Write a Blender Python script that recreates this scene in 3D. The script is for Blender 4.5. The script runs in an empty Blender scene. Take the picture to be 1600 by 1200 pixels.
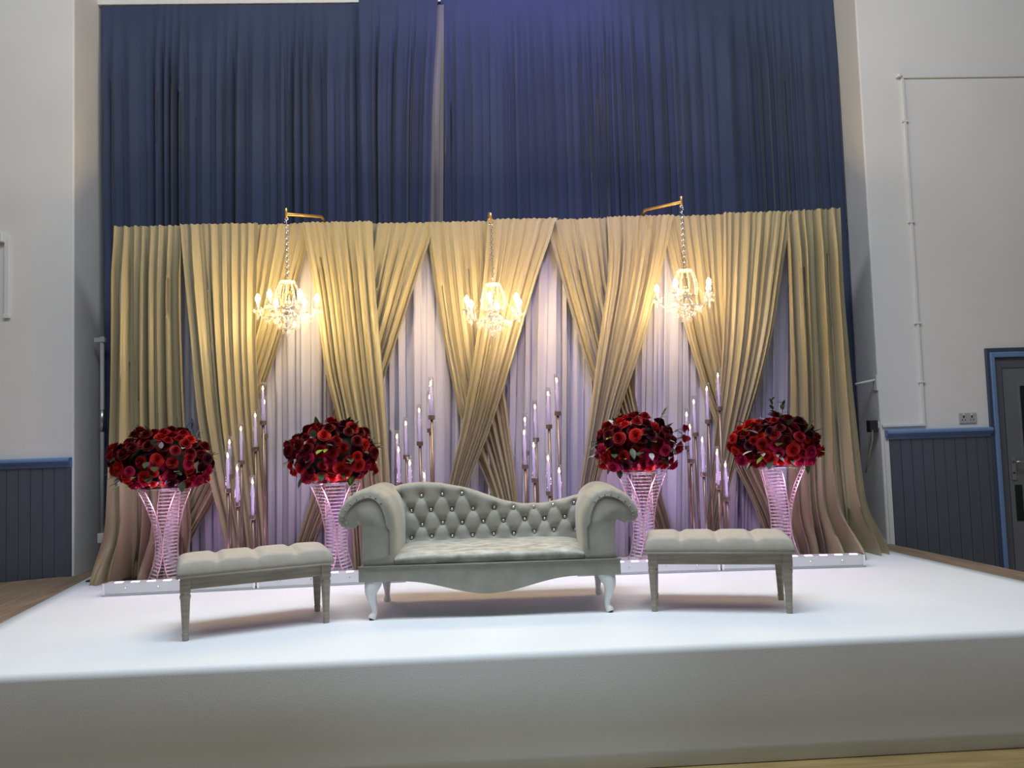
import bpy, math, random
import numpy as np
from math import sin, cos, pi, radians, sqrt, exp, atan2
from mathutils import Matrix, Vector

sc = bpy.context.scene
col = sc.collection
random.seed(7)

# ------------------------------------------------------------------ camera
CAM_H, FPX = 1.60, 1202.0
YAW, PITCH, ROLL = radians(2.4), radians(3.3), radians(-1.85)
CM = Matrix.Rotation(-YAW, 3, 'Z') @ Matrix.Rotation(pi/2 + PITCH, 3, 'X') @ Matrix.Rotation(ROLL, 3, 'Z')
cam_d = bpy.data.cameras.new('camera')
cam_d.sensor_width = 36.0
cam_d.lens = 36.0 * FPX / 1600.0
cam = bpy.data.objects.new('camera', cam_d)
cam.matrix_world = Matrix.Translation((0, 0, CAM_H)) @ CM.to_4x4()
col.objects.link(cam)
sc.camera = cam

# ------------------------------------------------------------------ world, lights, exposure
sc.view_settings.view_transform = 'Standard'
sc.view_settings.look = 'None'
sc.view_settings.gamma = 1.0
sc.view_settings.use_curve_mapping = False
sc.view_settings.exposure = 0.0
sc.cycles.sample_clamp_indirect = 6.0
w = bpy.data.worlds.new('hall_ambient')
w.use_nodes = True
w.node_tree.nodes['Background'].inputs[0].default_value = (0.96, 0.97, 1.0, 1)
w.node_tree.nodes['Background'].inputs[1].default_value = 0.12
sc.world = w

def light(name, kind, loc, target, energy, color, **kw):
    d = bpy.data.lights.new(name, kind)
    d.energy = energy
    d.color = color
    for k, v in kw.items():
        setattr(d, k, v)
    o = bpy.data.objects.new(name, d)
    o.location = loc
    if target is not None:
        o.rotation_euler = (Vector(target) - Vector(loc)).to_track_quat('-Z', 'Y').to_euler()
    col.objects.link(o)
    return o

light('stage_ceiling_strip_light', 'AREA', (0.0, 3.7, 6.2), (0.0, 3.9, 0.0), 64, (0.78, 0.91, 1.0),
      shape='RECTANGLE', size=5.0, size_y=0.5, spread=radians(95))
light('hall_ceiling_strip_light', 'AREA', (0.0, 2.7, 6.5), (0.0, 6.0, 2.6), 205, (0.97, 0.98, 1.0),
      shape='RECTANGLE', size=8.0, size_y=1.0)
light('added_cool_front_spot', 'SPOT', (0.2, -1.2, 3.4), (0.15, 3.65, 0.25), 78, (0.72, 0.93, 1.0),  # added spot making the cool patch on the stage front, no known lamp
      spot_size=radians(23), spot_blend=1.0, shadow_soft_size=0.15)
light('violet_stage_par_light', 'SPOT', (0.6, 5.3, 6.5), (0.5, 6.75, 5.0), 125, (0.42, 0.22, 1.0),
      spot_size=radians(95), spot_blend=1.0, shadow_soft_size=0.1)
light('violet_front_par_light', 'SPOT', (1.1, 2.6, 5.9), (0.9, 6.1, 2.1), 430, (0.50, 0.30, 1.0),
      spot_size=radians(42), spot_blend=1.0, shadow_soft_size=0.1)

# ------------------------------------------------------------------ pixel -> place (1600x1200 frame)
CW = Vector((0, 0, CAM_H))
def ray(px, py):
    return CM @ Vector(((px - 800) / FPX, (600 - py) / FPX, -1))
def atY(px, py, Y):
    d = ray(px, py)
    return CW + d * (Y / d.y)
def atZ(px, py, Z):
    d = ray(px, py)
    return CW + d * ((Z - CAM_H) / d.z)

ST = 0.55          # stage top
WALL_Y = 6.35
OPL, OPR = -3.28, 3.355

# ------------------------------------------------------------------ materials
def nodes(name):
    m = bpy.data.materials.new(name)
    m.use_nodes = True
    return m, m.node_tree, m.node_tree.nodes['Principled BSDF']

def mat(name, c, rough=0.6, metal=0.0, var=0.0, scale=8.0, bump=0.0, bscale=60.0, sheen=0.0, spec=0.5, stretch=(1, 1, 1), c2=None, trans=0.0):
    m, nt, b = nodes(name)
    b.inputs['Roughness'].default_value = rough
    b.inputs['Metallic'].default_value = metal
    b.inputs['Specular IOR Level'].default_value = spec
    if sheen:
        b.inputs['Sheen Weight'].default_value = sheen
        b.inputs['Sheen Roughness'].default_value = 0.4
    tc = nt.nodes.new('ShaderNodeTexCoord')
    mp = nt.nodes.new('ShaderNodeMapping')
    mp.inputs['Scale'].default_value = stretch
    nt.links.new(tc.outputs['Object'], mp.inputs['Vector'])
    if c2 is None:
        c2 = tuple(max(0, x * (1 - var)) for x in c)
    n = nt.nodes.new('ShaderNodeTexNoise')
    n.inputs['Scale'].default_value = scale
    n.inputs['Detail'].default_value = 5
    nt.links.new(mp.outputs[0], n.inputs['Vector'])
    r = nt.nodes.new('ShaderNodeValToRGB')
    r.color_ramp.elements[0].position = 0.35
    r.color_ramp.elements[1].position = 0.65
    r.color_ramp.elements[0].color = (*c2, 1)
    r.color_ramp.elements[1].color = (*c, 1)
    nt.links.new(n.outputs['Fac'], r.inputs['Fac'])
    nt.links.new(r.outputs[0], b.inputs['Base Color'])
    if bump:
        n2 = nt.nodes.new('ShaderNodeTexNoise')
        n2.inputs['Scale'].default_value = bscale
        n2.inputs['Detail'].default_value = 4
        nt.links.new(mp.outputs[0], n2.inputs['Vector'])
        bp = nt.nodes.new('ShaderNodeBump')
        bp.inputs['Strength'].default_value = bump
        bp.inputs['Distance'].default_value = 0.01
        nt.links.new(n2.outputs['Fac'], bp.inputs['Height'])
        nt.links.new(bp.outputs[0], b.inputs['Normal'])
    if trans:
        out = nt.nodes['Material Output']
        tl = nt.nodes.new('ShaderNodeBsdfTranslucent')
        nt.links.new(r.outputs[0], tl.inputs['Color'])
        mx = nt.nodes.new('ShaderNodeMixShader')
        mx.inputs[0].default_value = trans
        nt.links.new(b.outputs[0], mx.inputs[1])
        nt.links.new(tl.outputs[0], mx.inputs[2])
        nt.links.new(mx.outputs[0], out.inputs['Surface'])
    return m

def emis(name, c, s):
    m, nt, b = nodes(name)
    b.inputs['Base Color'].default_value = (*c, 1)
    b.inputs['Emission Color'].default_value = (*c, 1)
    b.inputs['Emission Strength'].default_value = s
    return m

def clear(name, tint, gloss=0.35, rough=0.05):
    m, nt, b = nodes(name)
    out = nt.nodes['Material Output']
    t = nt.nodes.new('ShaderNodeBsdfTransparent')
    t.inputs[0].default_value = (*tint, 1)
    g = nt.nodes.new('ShaderNodeBsdfGlossy')
    g.inputs['Color'].default_value = (1, 1, 1, 1)
    g.inputs['Roughness'].default_value = rough
    fr = nt.nodes.new('ShaderNodeLayerWeight')
    fr.inputs['Blend'].default_value = gloss
    mx = nt.nodes.new('ShaderNodeMixShader')
    nt.links.new(fr.outputs['Facing'], mx.inputs[0])
    nt.links.new(t.outputs[0], mx.inputs[1])
    nt.links.new(g.outputs[0], mx.inputs[2])
    nt.links.new(mx.outputs[0], out.inputs['Surface'])
    nt.nodes.remove(b)
    return m

M = {}
M['wall'] = mat('painted_plaster', (0.74, 0.745, 0.75), 0.75, var=0.05, scale=1.2, bump=0.12, bscale=14)
M['reveal'] = mat('reveal_plaster', (0.50, 0.51, 0.56), 0.75, var=0.06, scale=1.5, bump=0.12, bscale=14)
M['dado_grey'] = mat('slate_grey_paint', (0.085, 0.10, 0.135), 0.5, var=0.12, scale=3, bump=0.05, bscale=30, stretch=(6, 1, 1))
M['rail_blue'] = mat('sky_blue_paint', (0.14, 0.25, 0.48), 0.45, var=0.08, scale=4)
M['frame_dark'] = mat('dark_blue_paint', (0.045, 0.065, 0.11), 0.5, var=0.1, scale=4)
M['door_grey'] = mat('door_grey_paint', (0.10, 0.11, 0.135), 0.5, var=0.1, scale=3)
M['door_light'] = mat('door_leaf_grey_paint', (0.15, 0.16, 0.185), 0.5, var=0.1, scale=3)
M['dark_glass'] = mat('dark_glass', (0.008, 0.012, 0.012), 0.08, var=0.3, scale=2)
M['steel'] = mat('brushed_steel', (0.55, 0.55, 0.55), 0.3, metal=1.0, var=0.1, scale=20)
M['white_plastic'] = mat('white_plastic', (0.72, 0.73, 0.74), 0.4, var=0.03, scale=6)
M['socket_grey'] = mat('grey_plastic', (0.42, 0.43, 0.45), 0.45, var=0.05, scale=6)
M['carpet'] = mat('white_carpet', (0.74, 0.785, 0.83), 0.95, var=0.04, scale=1.6, bump=0.08, bscale=160, spec=0.1)
M['stage_wood'] = mat('worn_stage_boards', (0.30, 0.22, 0.15), 0.55, scale=3.0, stretch=(14, 1.2, 1), c2=(0.19, 0.14, 0.095), bump=0.1, bscale=30)
M['hall_wood'] = mat('hall_floor_wood', (0.34, 0.25, 0.11), 0.4, scale=2.5, stretch=(1.2, 14, 1), c2=(0.23, 0.165, 0.07))
M['navy'] = mat('navy_curtain_cloth', (0.056, 0.076, 0.140), 0.9, var=0.12, scale=2, bump=0.08, bscale=120, sheen=0.15, spec=0.15)
M['lining'] = mat('grey_curtain_lining', (0.21, 0.21, 0.215), 0.9, var=0.08, scale=2)
M['gold'] = mat('champagne_gold_satin', (0.41, 0.36, 0.225), 0.38, var=0.10, scale=3, bump=0.06, bscale=90, sheen=0.2, spec=0.45, stretch=(1, 1, 0.3), trans=0.2)
M['sheer'] = mat('white_sheer_voile', (0.56, 0.565, 0.68), 0.7, var=0.05, scale=2, spec=0.2, trans=0.3)
M['silver'] = mat('silver_profile', (0.72, 0.74, 0.78), 0.28, metal=0.35, var=0.06, scale=5)
M['chrome'] = mat('chrome', (0.8, 0.8, 0.82), 0.12, metal=1.0)
M['black'] = mat('black_steel_plate', (0.03, 0.03, 0.035), 0.5)
M['velvet'] = mat('silver_grey_velvet', (0.35, 0.35, 0.31), 0.62, scale=9, c2=(0.285, 0.285, 0.245), bump=0.05, bscale=50, sheen=0.35, spec=0.25)
M['velvet_seat'] = mat('crushed_silver_velvet', (0.58, 0.585, 0.54), 0.40, scale=13, c2=(0.31, 0.315, 0.28), bump=0.12, bscale=26, sheen=0.3, spec=0.4, stretch=(1, 2.2, 1))
M['piping'] = mat('velvet_piping', (0.24, 0.24, 0.205), 0.65, sheen=0.3, spec=0.25)
M['white_leg'] = mat('white_gloss_paint', (0.78, 0.80, 0.80), 0.3, var=0.05, scale=9)
M['black_rubber'] = mat('dark_foot_pad', (0.02, 0.02, 0.02), 0.6)
M['linen'] = mat('oatmeal_linen', (0.43, 0.405, 0.36), 0.85, var=0.08, scale=30, bump=0.1, bscale=200, spec=0.2)
M['grey_oak'] = mat('weathered_grey_oak', (0.38, 0.335, 0.28), 0.6, scale=6, stretch=(1, 1, 8), c2=(0.28, 0.245, 0.20), bump=0.1, bscale=40)
M['crystal'] = clear('crystal_glass', (0.97, 0.97, 0.98), 0.45, 0.06)
M['tube_glass'] = clear('chimney_glass', (0.98, 0.98, 0.99), 0.18, 0.03)
def frosted(name, c, k, rough):
    m, nt, b = nodes(name)
    b.inputs['Base Color'].default_value = (*c, 1)
    b.inputs['Roughness'].default_value = rough
    out = nt.nodes['Material Output']
    t = nt.nodes.new('ShaderNodeBsdfTransparent')
    mx = nt.nodes.new('ShaderNodeMixShader')
    mx.inputs[0].default_value = k
    nt.links.new(t.outputs[0], mx.inputs[1])
    nt.links.new(b.outputs[0], mx.inputs[2])
    nt.links.new(mx.outputs[0], out.inputs['Surface'])
    return m
M['acrylic'] = frosted('acrylic_rod', (0.78, 0.72, 0.77), 0.30, 0.25)
M['bead'] = frosted('cut_crystal_bead', (0.85, 0.82, 0.78), 0.22, 0.08)
M['rose_gold'] = mat('rose_gold_metal', (0.52, 0.40, 0.38), 0.35, metal=0.6, var=0.05)
M['bronze'] = mat('brushed_bronze', (0.22, 0.165, 0.135), 0.40, metal=0.7, var=0.1, scale=20, stretch=(1, 1, 0.1))
M['gold_metal'] = mat('gold_bracket_metal', (0.60, 0.38, 0.12), 0.35, metal=0.7)
M['candle'] = emis('violet_lit_candle_wax', (0.66, 0.54, 0.90), 0.30)  # violet uplight spill put into the wax colour and a faint emission
M['flame'] = emis('candle_tip', (1.0, 0.72, 0.25), 9.0)
M['bulb'] = emis('warm_candle_bulb', (1.0, 0.68, 0.28), 480.0)
M['led'] = emis('violet_led_disc', (0.90, 0.60, 1.0), 3.0)
M['sleeve'] = mat('ivory_candle_sleeve', (0.75, 0.70, 0.55), 0.5)
M['leaf'] = mat('dark_green_leaf', (0.045, 0.085, 0.03), 0.5, var=0.4, scale=12)
M['leaf_pale'] = mat('pale_sage_leaf', (0.34, 0.40, 0.36), 0.6, var=0.2, scale=12)
M['leaf_lime'] = mat('lime_green_leaf', (0.20, 0.34, 0.06), 0.5, var=0.2, scale=12)
M['lead'] = mat('pale_green_lead', (0.22, 0.25, 0.14), 0.5)
M['stem'] = mat('brown_twig', (0.07, 0.05, 0.03), 0.7)
M['foam'] = mat('moss_green_foam', (0.02, 0.03, 0.015), 0.9)
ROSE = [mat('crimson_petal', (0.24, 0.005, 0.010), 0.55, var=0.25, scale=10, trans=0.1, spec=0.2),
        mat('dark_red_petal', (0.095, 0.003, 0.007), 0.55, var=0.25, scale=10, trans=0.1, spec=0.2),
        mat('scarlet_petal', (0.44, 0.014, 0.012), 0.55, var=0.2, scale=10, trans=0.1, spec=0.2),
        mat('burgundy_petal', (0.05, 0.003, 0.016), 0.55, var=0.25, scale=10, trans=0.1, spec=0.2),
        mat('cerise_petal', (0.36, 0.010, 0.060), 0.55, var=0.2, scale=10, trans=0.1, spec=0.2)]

# ------------------------------------------------------------------ mesh helpers
class MB:
    def __init__(s):
        s.v, s.f = [], []
    def add(s, vs, fs):
        o = len(s.v)
        s.v += [tuple(p) for p in vs]
        s.f += [tuple(i + o for i in f) for f in fs]
        return s
    def box(s, x0, x1, y0, y1, z0, z1):
        return s.add([(x0, y0, z0), (x1, y0, z0), (x1, y1, z0), (x0, y1, z0), (x0, y0, z1), (x1, y0, z1), (x1, y1, z1), (x0, y1, z1)],
                     [(0, 3, 2, 1), (4, 5, 6, 7), (0, 1, 5, 4), (1, 2, 6, 5), (2, 3, 7, 6), (3, 0, 4, 7)])
    def lathe(s, prof, n=16, c=(0, 0, 0), cap=True):
        vs, fs = [], []
        for r, z in prof:
            for k in range(n):
                a = 2 * pi * k / n
                vs.append((c[0] + r * cos(a), c[1] + r * sin(a), c[2] + z))
        for i in range(len(prof) - 1):
            for k in range(n):
                k2 = (k + 1) % n
                fs.append((i * n + k, i * n + k2, (i + 1) * n + k2, (i + 1) * n + k))
        if cap:
            fs.append(tuple(reversed(range(n))))
            fs.append(tuple((len(prof) - 1) * n + k for k in range(n)))
        return s.add(vs, fs)
    def tube(s, pts, rad, n=8, closed=False, flat=1.0):
        P = [Vector(p) for p in pts]
        if not hasattr(rad, '__len__'):
            rad = [rad] * len(P)
        vs, fs = [], []
        m = len(P)
        prev = None
        for i, p in enumerate(P):
            if closed:
                t = P[(i + 1) % m] - P[i - 1]
            else:
                t = P[min(i + 1, m - 1)] - P[max(i - 1, 0)]
            t.normalize()
            if prev is None:
                a = Vector((0, 0, 1)) if abs(t.z) < 0.9 else Vector((1, 0, 0))
                prev = t.cross(a).normalized()
            prev = (prev - t * prev.dot(t)).normalized()
            q = t.cross(prev)
            for k in range(n):
                a = 2 * pi * k / n
                vs.append(p + (prev * cos(a) + q * sin(a) * flat) * rad[i])
        for i in range(m if closed else m - 1):
            j = (i + 1) % m
            for k in range(n):
                k2 = (k + 1) % n
                fs.append((i * n + k, i * n + k2, j * n + k2, j * n + k))
        if not closed:
            fs.append(tuple(reversed(range(n))))
            fs.append(tuple((m - 1) * n + k for k in range(n)))
        return s.add(vs, fs)
    def octa(s, c, r, h=None):
        h = h or r
        x, y, z = c
        return s.add([(x + r, y, z), (x, y + r, z), (x - r, y, z), (x, y - r, z), (x, y, z + h), (x, y, z - h)],
                     [(0, 1, 4), (1, 2, 4), (2, 3, 4), (3, 0, 4), (1, 0, 5), (2, 1, 5), (3, 2, 5), (0, 3, 5)])
    def prism(s, prof, y0, y1):
        """closed x-z outline extruded along y"""
        n = len(prof)
        vs = [(x, y0, z) for x, z in prof] + [(x, y1, z) for x, z in prof]
        fs = [tuple(range(n)), tuple(reversed(range(n, 2 * n)))]
        for i in range(n):
            j = (i + 1) % n
            fs.append((i, i + n, j + n, j))
        return s.add(vs, fs)
    def mesh(s, name, m, smooth=False):
        me = bpy.data.meshes.new(name)
        me.from_pydata(s.v, [], s.f)
        me.materials.append(m)
        if smooth:
            me.polygons.foreach_set('use_smooth', [True] * len(me.polygons))
        me.update()
        return me
    def build(s, name, m, parent=None, smooth=False, bevel=0.0, seg=2, fix=True):
        me = s.mesh(name, m, smooth)
        if fix:
            import bmesh
            b = bmesh.new()
            b.from_mesh(me)
            bmesh.ops.recalc_face_normals(b, faces=b.faces)
            b.to_mesh(me)
            b.free()
        o = bpy.data.objects.new(name, me)
        col.objects.link(o)
        if parent is not None:
            o.parent = parent
        if bevel:
            md = o.modifiers.new('bevel', 'BEVEL')
            md.width = bevel
            md.segments = seg
            md.limit_method = 'ANGLE'
            md.angle_limit = radians(40)
        return o

def inst(name, me, parent=None):
    o = bpy.data.objects.new(name, me)
    col.objects.link(o)
    if parent is not None:
        o.parent = parent
    return o

def empty(name, loc=(0, 0, 0), rz=0.0):
    o = bpy.data.objects.new(name, None)
    o.empty_display_size = 0.1
    o.location = loc
    o.rotation_euler = (0, 0, rz)
    col.objects.link(o)
    return o

def tag(o, label=None, cat=None, group=None, kind=None):
    if label: o['label'] = label
    if cat: o['category'] = cat
    if group: o['group'] = group
    if kind: o['kind'] = kind
    return o

def struct(o, label=None, cat=None):
    return tag(o, label, cat, kind='structure')

def crom(P, t):
    """Catmull-Rom through equally spaced list P of floats/tuples, t in 0..1"""
    n = len(P) - 1
    x = min(max(t, 0), 1) * n
    i = min(int(x), n - 1)
    f = x - i
    p0, p1, p2, p3 = P[max(i - 1, 0)], P[i], P[i + 1], P[min(i + 2, n)]
    def h(a, b, c, d):
        return 0.5 * (2 * b + (c - a) * f + (2 * a - 5 * b + 4 * c - d) * f * f + (3 * b - a - 3 * c + d) * f ** 3)
    if hasattr(p1, '__len__'):
        return tuple(h(*q) for q in zip(p0, p1, p2, p3))
    return h(p0, p1, p2, p3)

def sstep(a, b, x):
    t = min(max((x - a) / (b - a), 0), 1)
    return t * t * (3 - 2 * t)

# ================================================================== SETTING
struct(MB().box(-8, 8, -3, 8, -0.1, 0.0).build('floor', M['hall_wood']), 'olive brown wooden hall floor in front of the stage', 'floor')

# stage platform with its worn wooden top
pl = [(-4.6, 3.72), (3.80, 3.72), (3.55, 5.18), (3.375, WALL_Y + 0.02), (3.355, WALL_Y + 0.02), (3.355, 7.3), (-3.28, 7.3), (-3.28, WALL_Y + 0.02), (-3.75, 6.175), (-4.6, 5.84)]
mb = MB()
n = len(pl)
mb.add([(x, y, 0.0) for x, y in pl] + [(x, y, ST - 0.012) for x, y in pl],
       [tuple(reversed(range(n))), tuple(range(n, 2 * n))] + [(i, (i + 1) % n, (i + 1) % n + n, i + n) for i in range(n)])
struct(mb.build('stage_platform', M['stage_wood']), 'worn brown wooden stage platform showing beside the white carpet', 'stage')

# white carpet: flat on the stage top, folded over the front edge down to the hall floor
prof = [(6.32, ST - 0.010), (6.32, ST)]
ys = [6.2, 5.5, 5.0, 4.5, 4.0, 3.75]
prof = [(y, ST) for y in [6.30] + ys]
for k in range(0, 7):
    a = pi / 2 * k / 6
    prof.append((3.70 - 0.035 * sin(a), ST - 0.035 + 0.035 * cos(a)))
for z in (0.42, 0.3, 0.18, 0.08, 0.004):
    prof.append((3.655 + 0.006 * sin(z * 17), z))
def carpet_x(y):
    t = (y - 4.7) / (6.0 - 4.7)
    xl = -2.86 + (-3.05 + 2.86) * t
    xr = 3.34 + (3.15 - 3.34) * t
    return xl, xr
mb = MB()
NX = 60
vs = []
for y, z in prof:
    xl, xr = carpet_x(y)
    for i in range(NX + 1):
        u = i / NX
        x = xl + (xr - xl) * u
        dy = 0.006 * sin(9 * u + 3 * z) * (1 if z < 0.45 else 0)
        vs.append((x, y + dy, z))
fs = []
for j in range(len(prof) - 1):
    for i in range(NX):
        a = j * (NX + 1) + i
        fs.append((a, a + NX + 1, a + NX + 2, a + 1))
mb.add(vs, fs)
o = mb.build('stage_carpet', M['carpet'], smooth=True, fix=False)
md = o.modifiers.new('thickness', 'SOLIDIFY'); md.thickness = 0.010; md.offset = -1
tag(o, 'white carpet covering the stage top and hanging over its front edge', 'carpet')

# proscenium walls (thick piers either side of the opening)
wl = struct(MB().box(-7.5, OPL, WALL_Y, 6.95, 0, 6.6).build('wall_left', M['wall'], bevel=0.012), 'pale plaster wall left of the stage opening', 'wall')
wr = struct(MB().box(OPR, 7.5, WALL_Y, 6.95, 0, 6.6).build('wall_right', M['wall'], bevel=0.012), 'pale plaster wall right of the stage opening', 'wall')
struct(MB().box(-4, 4, 7.3, 7.4, 0, 6.6).build('wall_back', M['reveal']), 'plain wall behind the blue stage curtains', 'wall')
struct(MB().box(OPL, OPR, WALL_Y, 6.95, 5.85, 6.6).build('wall_header', M['wall']), 'plaster header over the stage opening', 'wall')

# grey tongue-and-groove planks and blue dado rails
pk = 0.0935
plank = MB().box(-pk/2 + 0.0022, pk/2 - 0.0022, -0.016, 0, 0, 1.42).mesh('plank', M['dado_grey'])
def planks(x0, x1, wall):
    k = 0
    x = x0 + pk / 2
    while x < x1 + 0.001:
        p = inst('plank', plank, wall)
        p.location = (x, WALL_Y, 0)
        if k % 3 == 1:
            p.location.y -= 0.0015
        x += pk
        k += 1
planks(OPR + 0.06, 4.32, wr)
planks(-5.2, OPL - 0.05, wl)
MB().box(OPR + 0.02, OPR + 0.058, WALL_Y - 0.012, WALL_Y, 0, 1.42).build('corner_bead', M['wall'], wr)
MB().box(OPL - 0.05, OPL - 0.015, WALL_Y - 0.02, WALL_Y, 0, 1.42).build('corner_board', M['dado_grey'], wl)
def rail(name, x0, x1, label):
    pr = [(0, 1.405), (-0.022, 1.405), (-0.026, 1.425), (-0.048, 1.440), (-0.060, 1.455), (-0.060, 1.470), (-0.050, 1.480), (0, 1.484)]
    m = MB()
    nn = len(pr)
    m.add([(x0, WALL_Y + y, z) for y, z in pr] + [(x1, WALL_Y + y, z) for y, z in pr],
          [tuple(range(nn)), tuple(reversed(range(nn, 2 * nn)))] + [(i, i + nn, (i + 1) % nn + nn, (i + 1) % nn) for i in range(nn)])
    struct(m.build(name, M['rail_blue']), label, 'dado rail')
rail('trim_1', -5.2, OPL - 0.012, 'blue dado rail along the left wall')
rail('trim_2', OPR + 0.03, 4.29, 'blue dado rail between stage opening and door')

# door on the right
dr = empty('door_1', (4.29, WALL_Y, 0))
struct(dr, 'grey door with dark glass and blue architrave in the right wall', 'door')
DW = 1.12
MB().box(0, 0.027, -0.03, 0, 0, 2.148).build('architrave_outer', M['frame_dark'], dr, bevel=0.004)
MB().box(0.027, DW, -0.03, 0, 2.112, 2.148).build('architrave_outer', M['frame_dark'], dr, bevel=0.004)
MB().box(0.027, 0.062, -0.045, 0, 0, 2.112).build('architrave', M['rail_blue'], dr, bevel=0.006)
MB().box(0.062, DW, -0.045, 0, 2.066, 2.112).build('architrave', M['rail_blue'], dr, bevel=0.006)
MB().box(0.062, 0.130, -0.02, 0, 0, 2.066).build('door_frame', M['door_grey'], dr, bevel=0.003)
MB().box(0.130, DW, -0.02, 0, 1.975, 2.066).build('door_frame', M['door_grey'], dr, bevel=0.003)
MB().box(0.130, 0.138, -0.008, 0, 0, 1.975).build('door_gap', M['black'], dr)
leaf = MB()
leaf.box(0.138, 0.265, -0.014, 0, 0.01, 1.970).box(0.265, 0.60, -0.014, 0, 1.83, 1.970).box(0.265, 0.60, -0.014, 0, 0.01, 1.04)
leaf.box(0.60, 1.04, -0.014, 0, 0.01, 1.970)
lf = leaf.build('door_leaf', M['door_light'], dr)
MB().box(0.262, 0.280, -0.018, 0, 1.03, 1.84).build('glazing_bead', M['door_light'], dr, bevel=0.003)
MB().box(0.280, 0.60, -0.018, 0, 1.82, 1.84).build('glazing_bead', M['door_light'], dr, bevel=0.003)
MB().box(0.270, 0.600, -0.006, 0, 1.045, 1.825).build('glass_pane', M['dark_glass'], dr)
MB().box(0.158, 0.196, -0.022, -0.014, 1.03, 1.225).build('handle_plate', M['steel'], dr, bevel=0.003)
MB().tube([(0.176, -0.022, 1.185), (0.176, -0.07, 1.185), (0.188, -0.075, 1.185), (0.31, -0.075, 1.183)], 0.010, 8).build('lever_handle', M['steel'], dr, smooth=True)
MB().lathe([(0.010, 0), (0.010, 0.006)], 12).build('keyhole', M['black'], dr).matrix_local = Matrix.Translation((0.177, -0.020, 1.09)) @ Matrix.Rotation(pi / 2, 4, 'X')
MB().box(0.178, 0.240, -0.018, -0.012, 0.69, 0.99).build('dark_panel', M['dark_glass'], dr)

# small fittings on the right wall
cp = empty('conduit_pipe', (3.725, WALL_Y, 1.53))
tag(cp, 'thin white conduit running up and across the right wall', 'conduit')
MB().box(-0.012, 0.012, -0.016, 0, 0.0, 2.98).build('vertical_run', M['white_plastic'], cp, bevel=0.003)
MB().box(-0.012, 1.6, -0.016, 0, 2.98, 3.004).build('horizontal_run', M['white_plastic'], cp, bevel=0.003)
MB().box(-0.36, 0.012, -0.018, 0, -0.02, 0.004).build('lower_run', M['white_plastic'], cp, bevel=0.003)
for z in (2.6, 1.72, 0.85, 0.35):
    MB().box(-0.028, 0.028, -0.02, 0, z - 0.008, z + 0.008).build('clip', M['white_plastic'], cp, bevel=0.002)
MB().lathe([(0.0, 0), (0.022, 0.0), (0.026, 0.01), (0.02, 0.03), (0, 0.032)], 12, cap=False).build('corner_cap', M['white_plastic'], cp, smooth=True).location = (-0.03, -0.012, 2.985)

so = empty('wall_socket', (4.105, WALL_Y, 1.52))
tag(so, 'grey double socket plate above the blue rail beside the door', 'socket')
MB().box(-0.075, 0.075, -0.012, 0, 0.0, 0.088).build('plate', M['socket_grey'], so, bevel=0.004)
for x in (-0.035, 0.035):
    MB().box(x - 0.006, x + 0.006, -0.0135, -0.011, 0.045, 0.062).build('pin_slot', M['black'], so)
    MB().box(x - 0.016, x - 0.010, -0.0135, -0.011, 0.022, 0.034).build('pin_slot', M['black'], so)
    MB().box(x + 0.010, x + 0.016, -0.0135, -0.011, 0.022, 0.034).build('pin_slot', M['black'], so)
    MB().box(x - 0.008, x + 0.008, -0.017, -0.011, 0.068, 0.080).build('switch', M['white_plastic'], so, bevel=0.002)

br = empty('wall_bracket', (OPR, 6.38, 1.86))
tag(br, 'small white bracket sticking out from the right opening edge', 'bracket')
MB().box(-0.012, 0, -0.03, 0.03, -0.04, 0.09).build('back_plate', M['white_plastic'], br, bevel=0.003)
MB().tube([(-0.01, 0, 0.05), (-0.09, 0.02, 0.035), (-0.16, 0.04, 0.02)], 0.010, 8).build('arm', M['white_plastic'], br, smooth=True)

jb = empty('cable_box', (OPR - 0.01, 6.40, 1.47))
tag(jb, 'dark cable box with a loose lead beside the right opening edge', 'cable box')
MB().box(-0.07, 0, -0.035, 0.035, 0, 0.10).build('box_body', M['black'], jb, bevel=0.006)
MB().box(0, 0.03, -0.03, 0.03, 0.03, 0.09).build('plug', M['white_plastic'], jb, bevel=0.004)
MB().tube([(-0.05, -0.03, 0.02), (-0.07, -0.05, -0.08), (-0.11, -0.05, -0.22), (-0.13, -0.03, -0.34)], 0.006, 6).build('lead', M['lead'], jb, smooth=True)

# fitting on the left wall
fx = empty('wall_fitting', (-3.86, WALL_Y, 2.62))
tag(fx, 'white box and short vertical conduit on the left wall', 'conduit')
MB().box(-0.16, 0.035, -0.05, 0, 0.62, 0.70).build('box_body', M['white_plastic'], fx, bevel=0.006)
MB().box(0.035, 0.075, -0.02, 0, 0.02, 0.68).build('conduit', M['white_plastic'], fx, bevel=0.004)
MB().box(0.03, 0.08, -0.024, 0, 0.0, 0.035).build('end_cap', M['white_plastic'], fx, bevel=0.004)

pp = empty('curtain_pole', (-3.185, 6.62, ST - 0.012))
tag(pp, 'slim grey vertical pole at the left edge of the opening', 'pole')
MB().lathe([(0.016, 0), (0.016, 1.95)], 12).build('pole', M['socket_grey'], pp, smooth=True)
MB().box(-0.06, 0.03, -0.02, 0.02, 1.90, 1.94).build('clamp', M['socket_grey'], pp, bevel=0.004)
MB().lathe([(0.024, 1.15), (0.024, 1.33)], 12).build('collar', M['steel'], pp, smooth=True)
MB().lathe([(0.05, 0), (0.05, 0.012), (0.02, 0.03)], 16).build('foot', M['black'], pp, smooth=True)
MB().box(-0.03, 0.03, -0.03, 0.02, 0.22, 0.30).build('connector', M['white_plastic'], pp, bevel=0.006)

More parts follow.
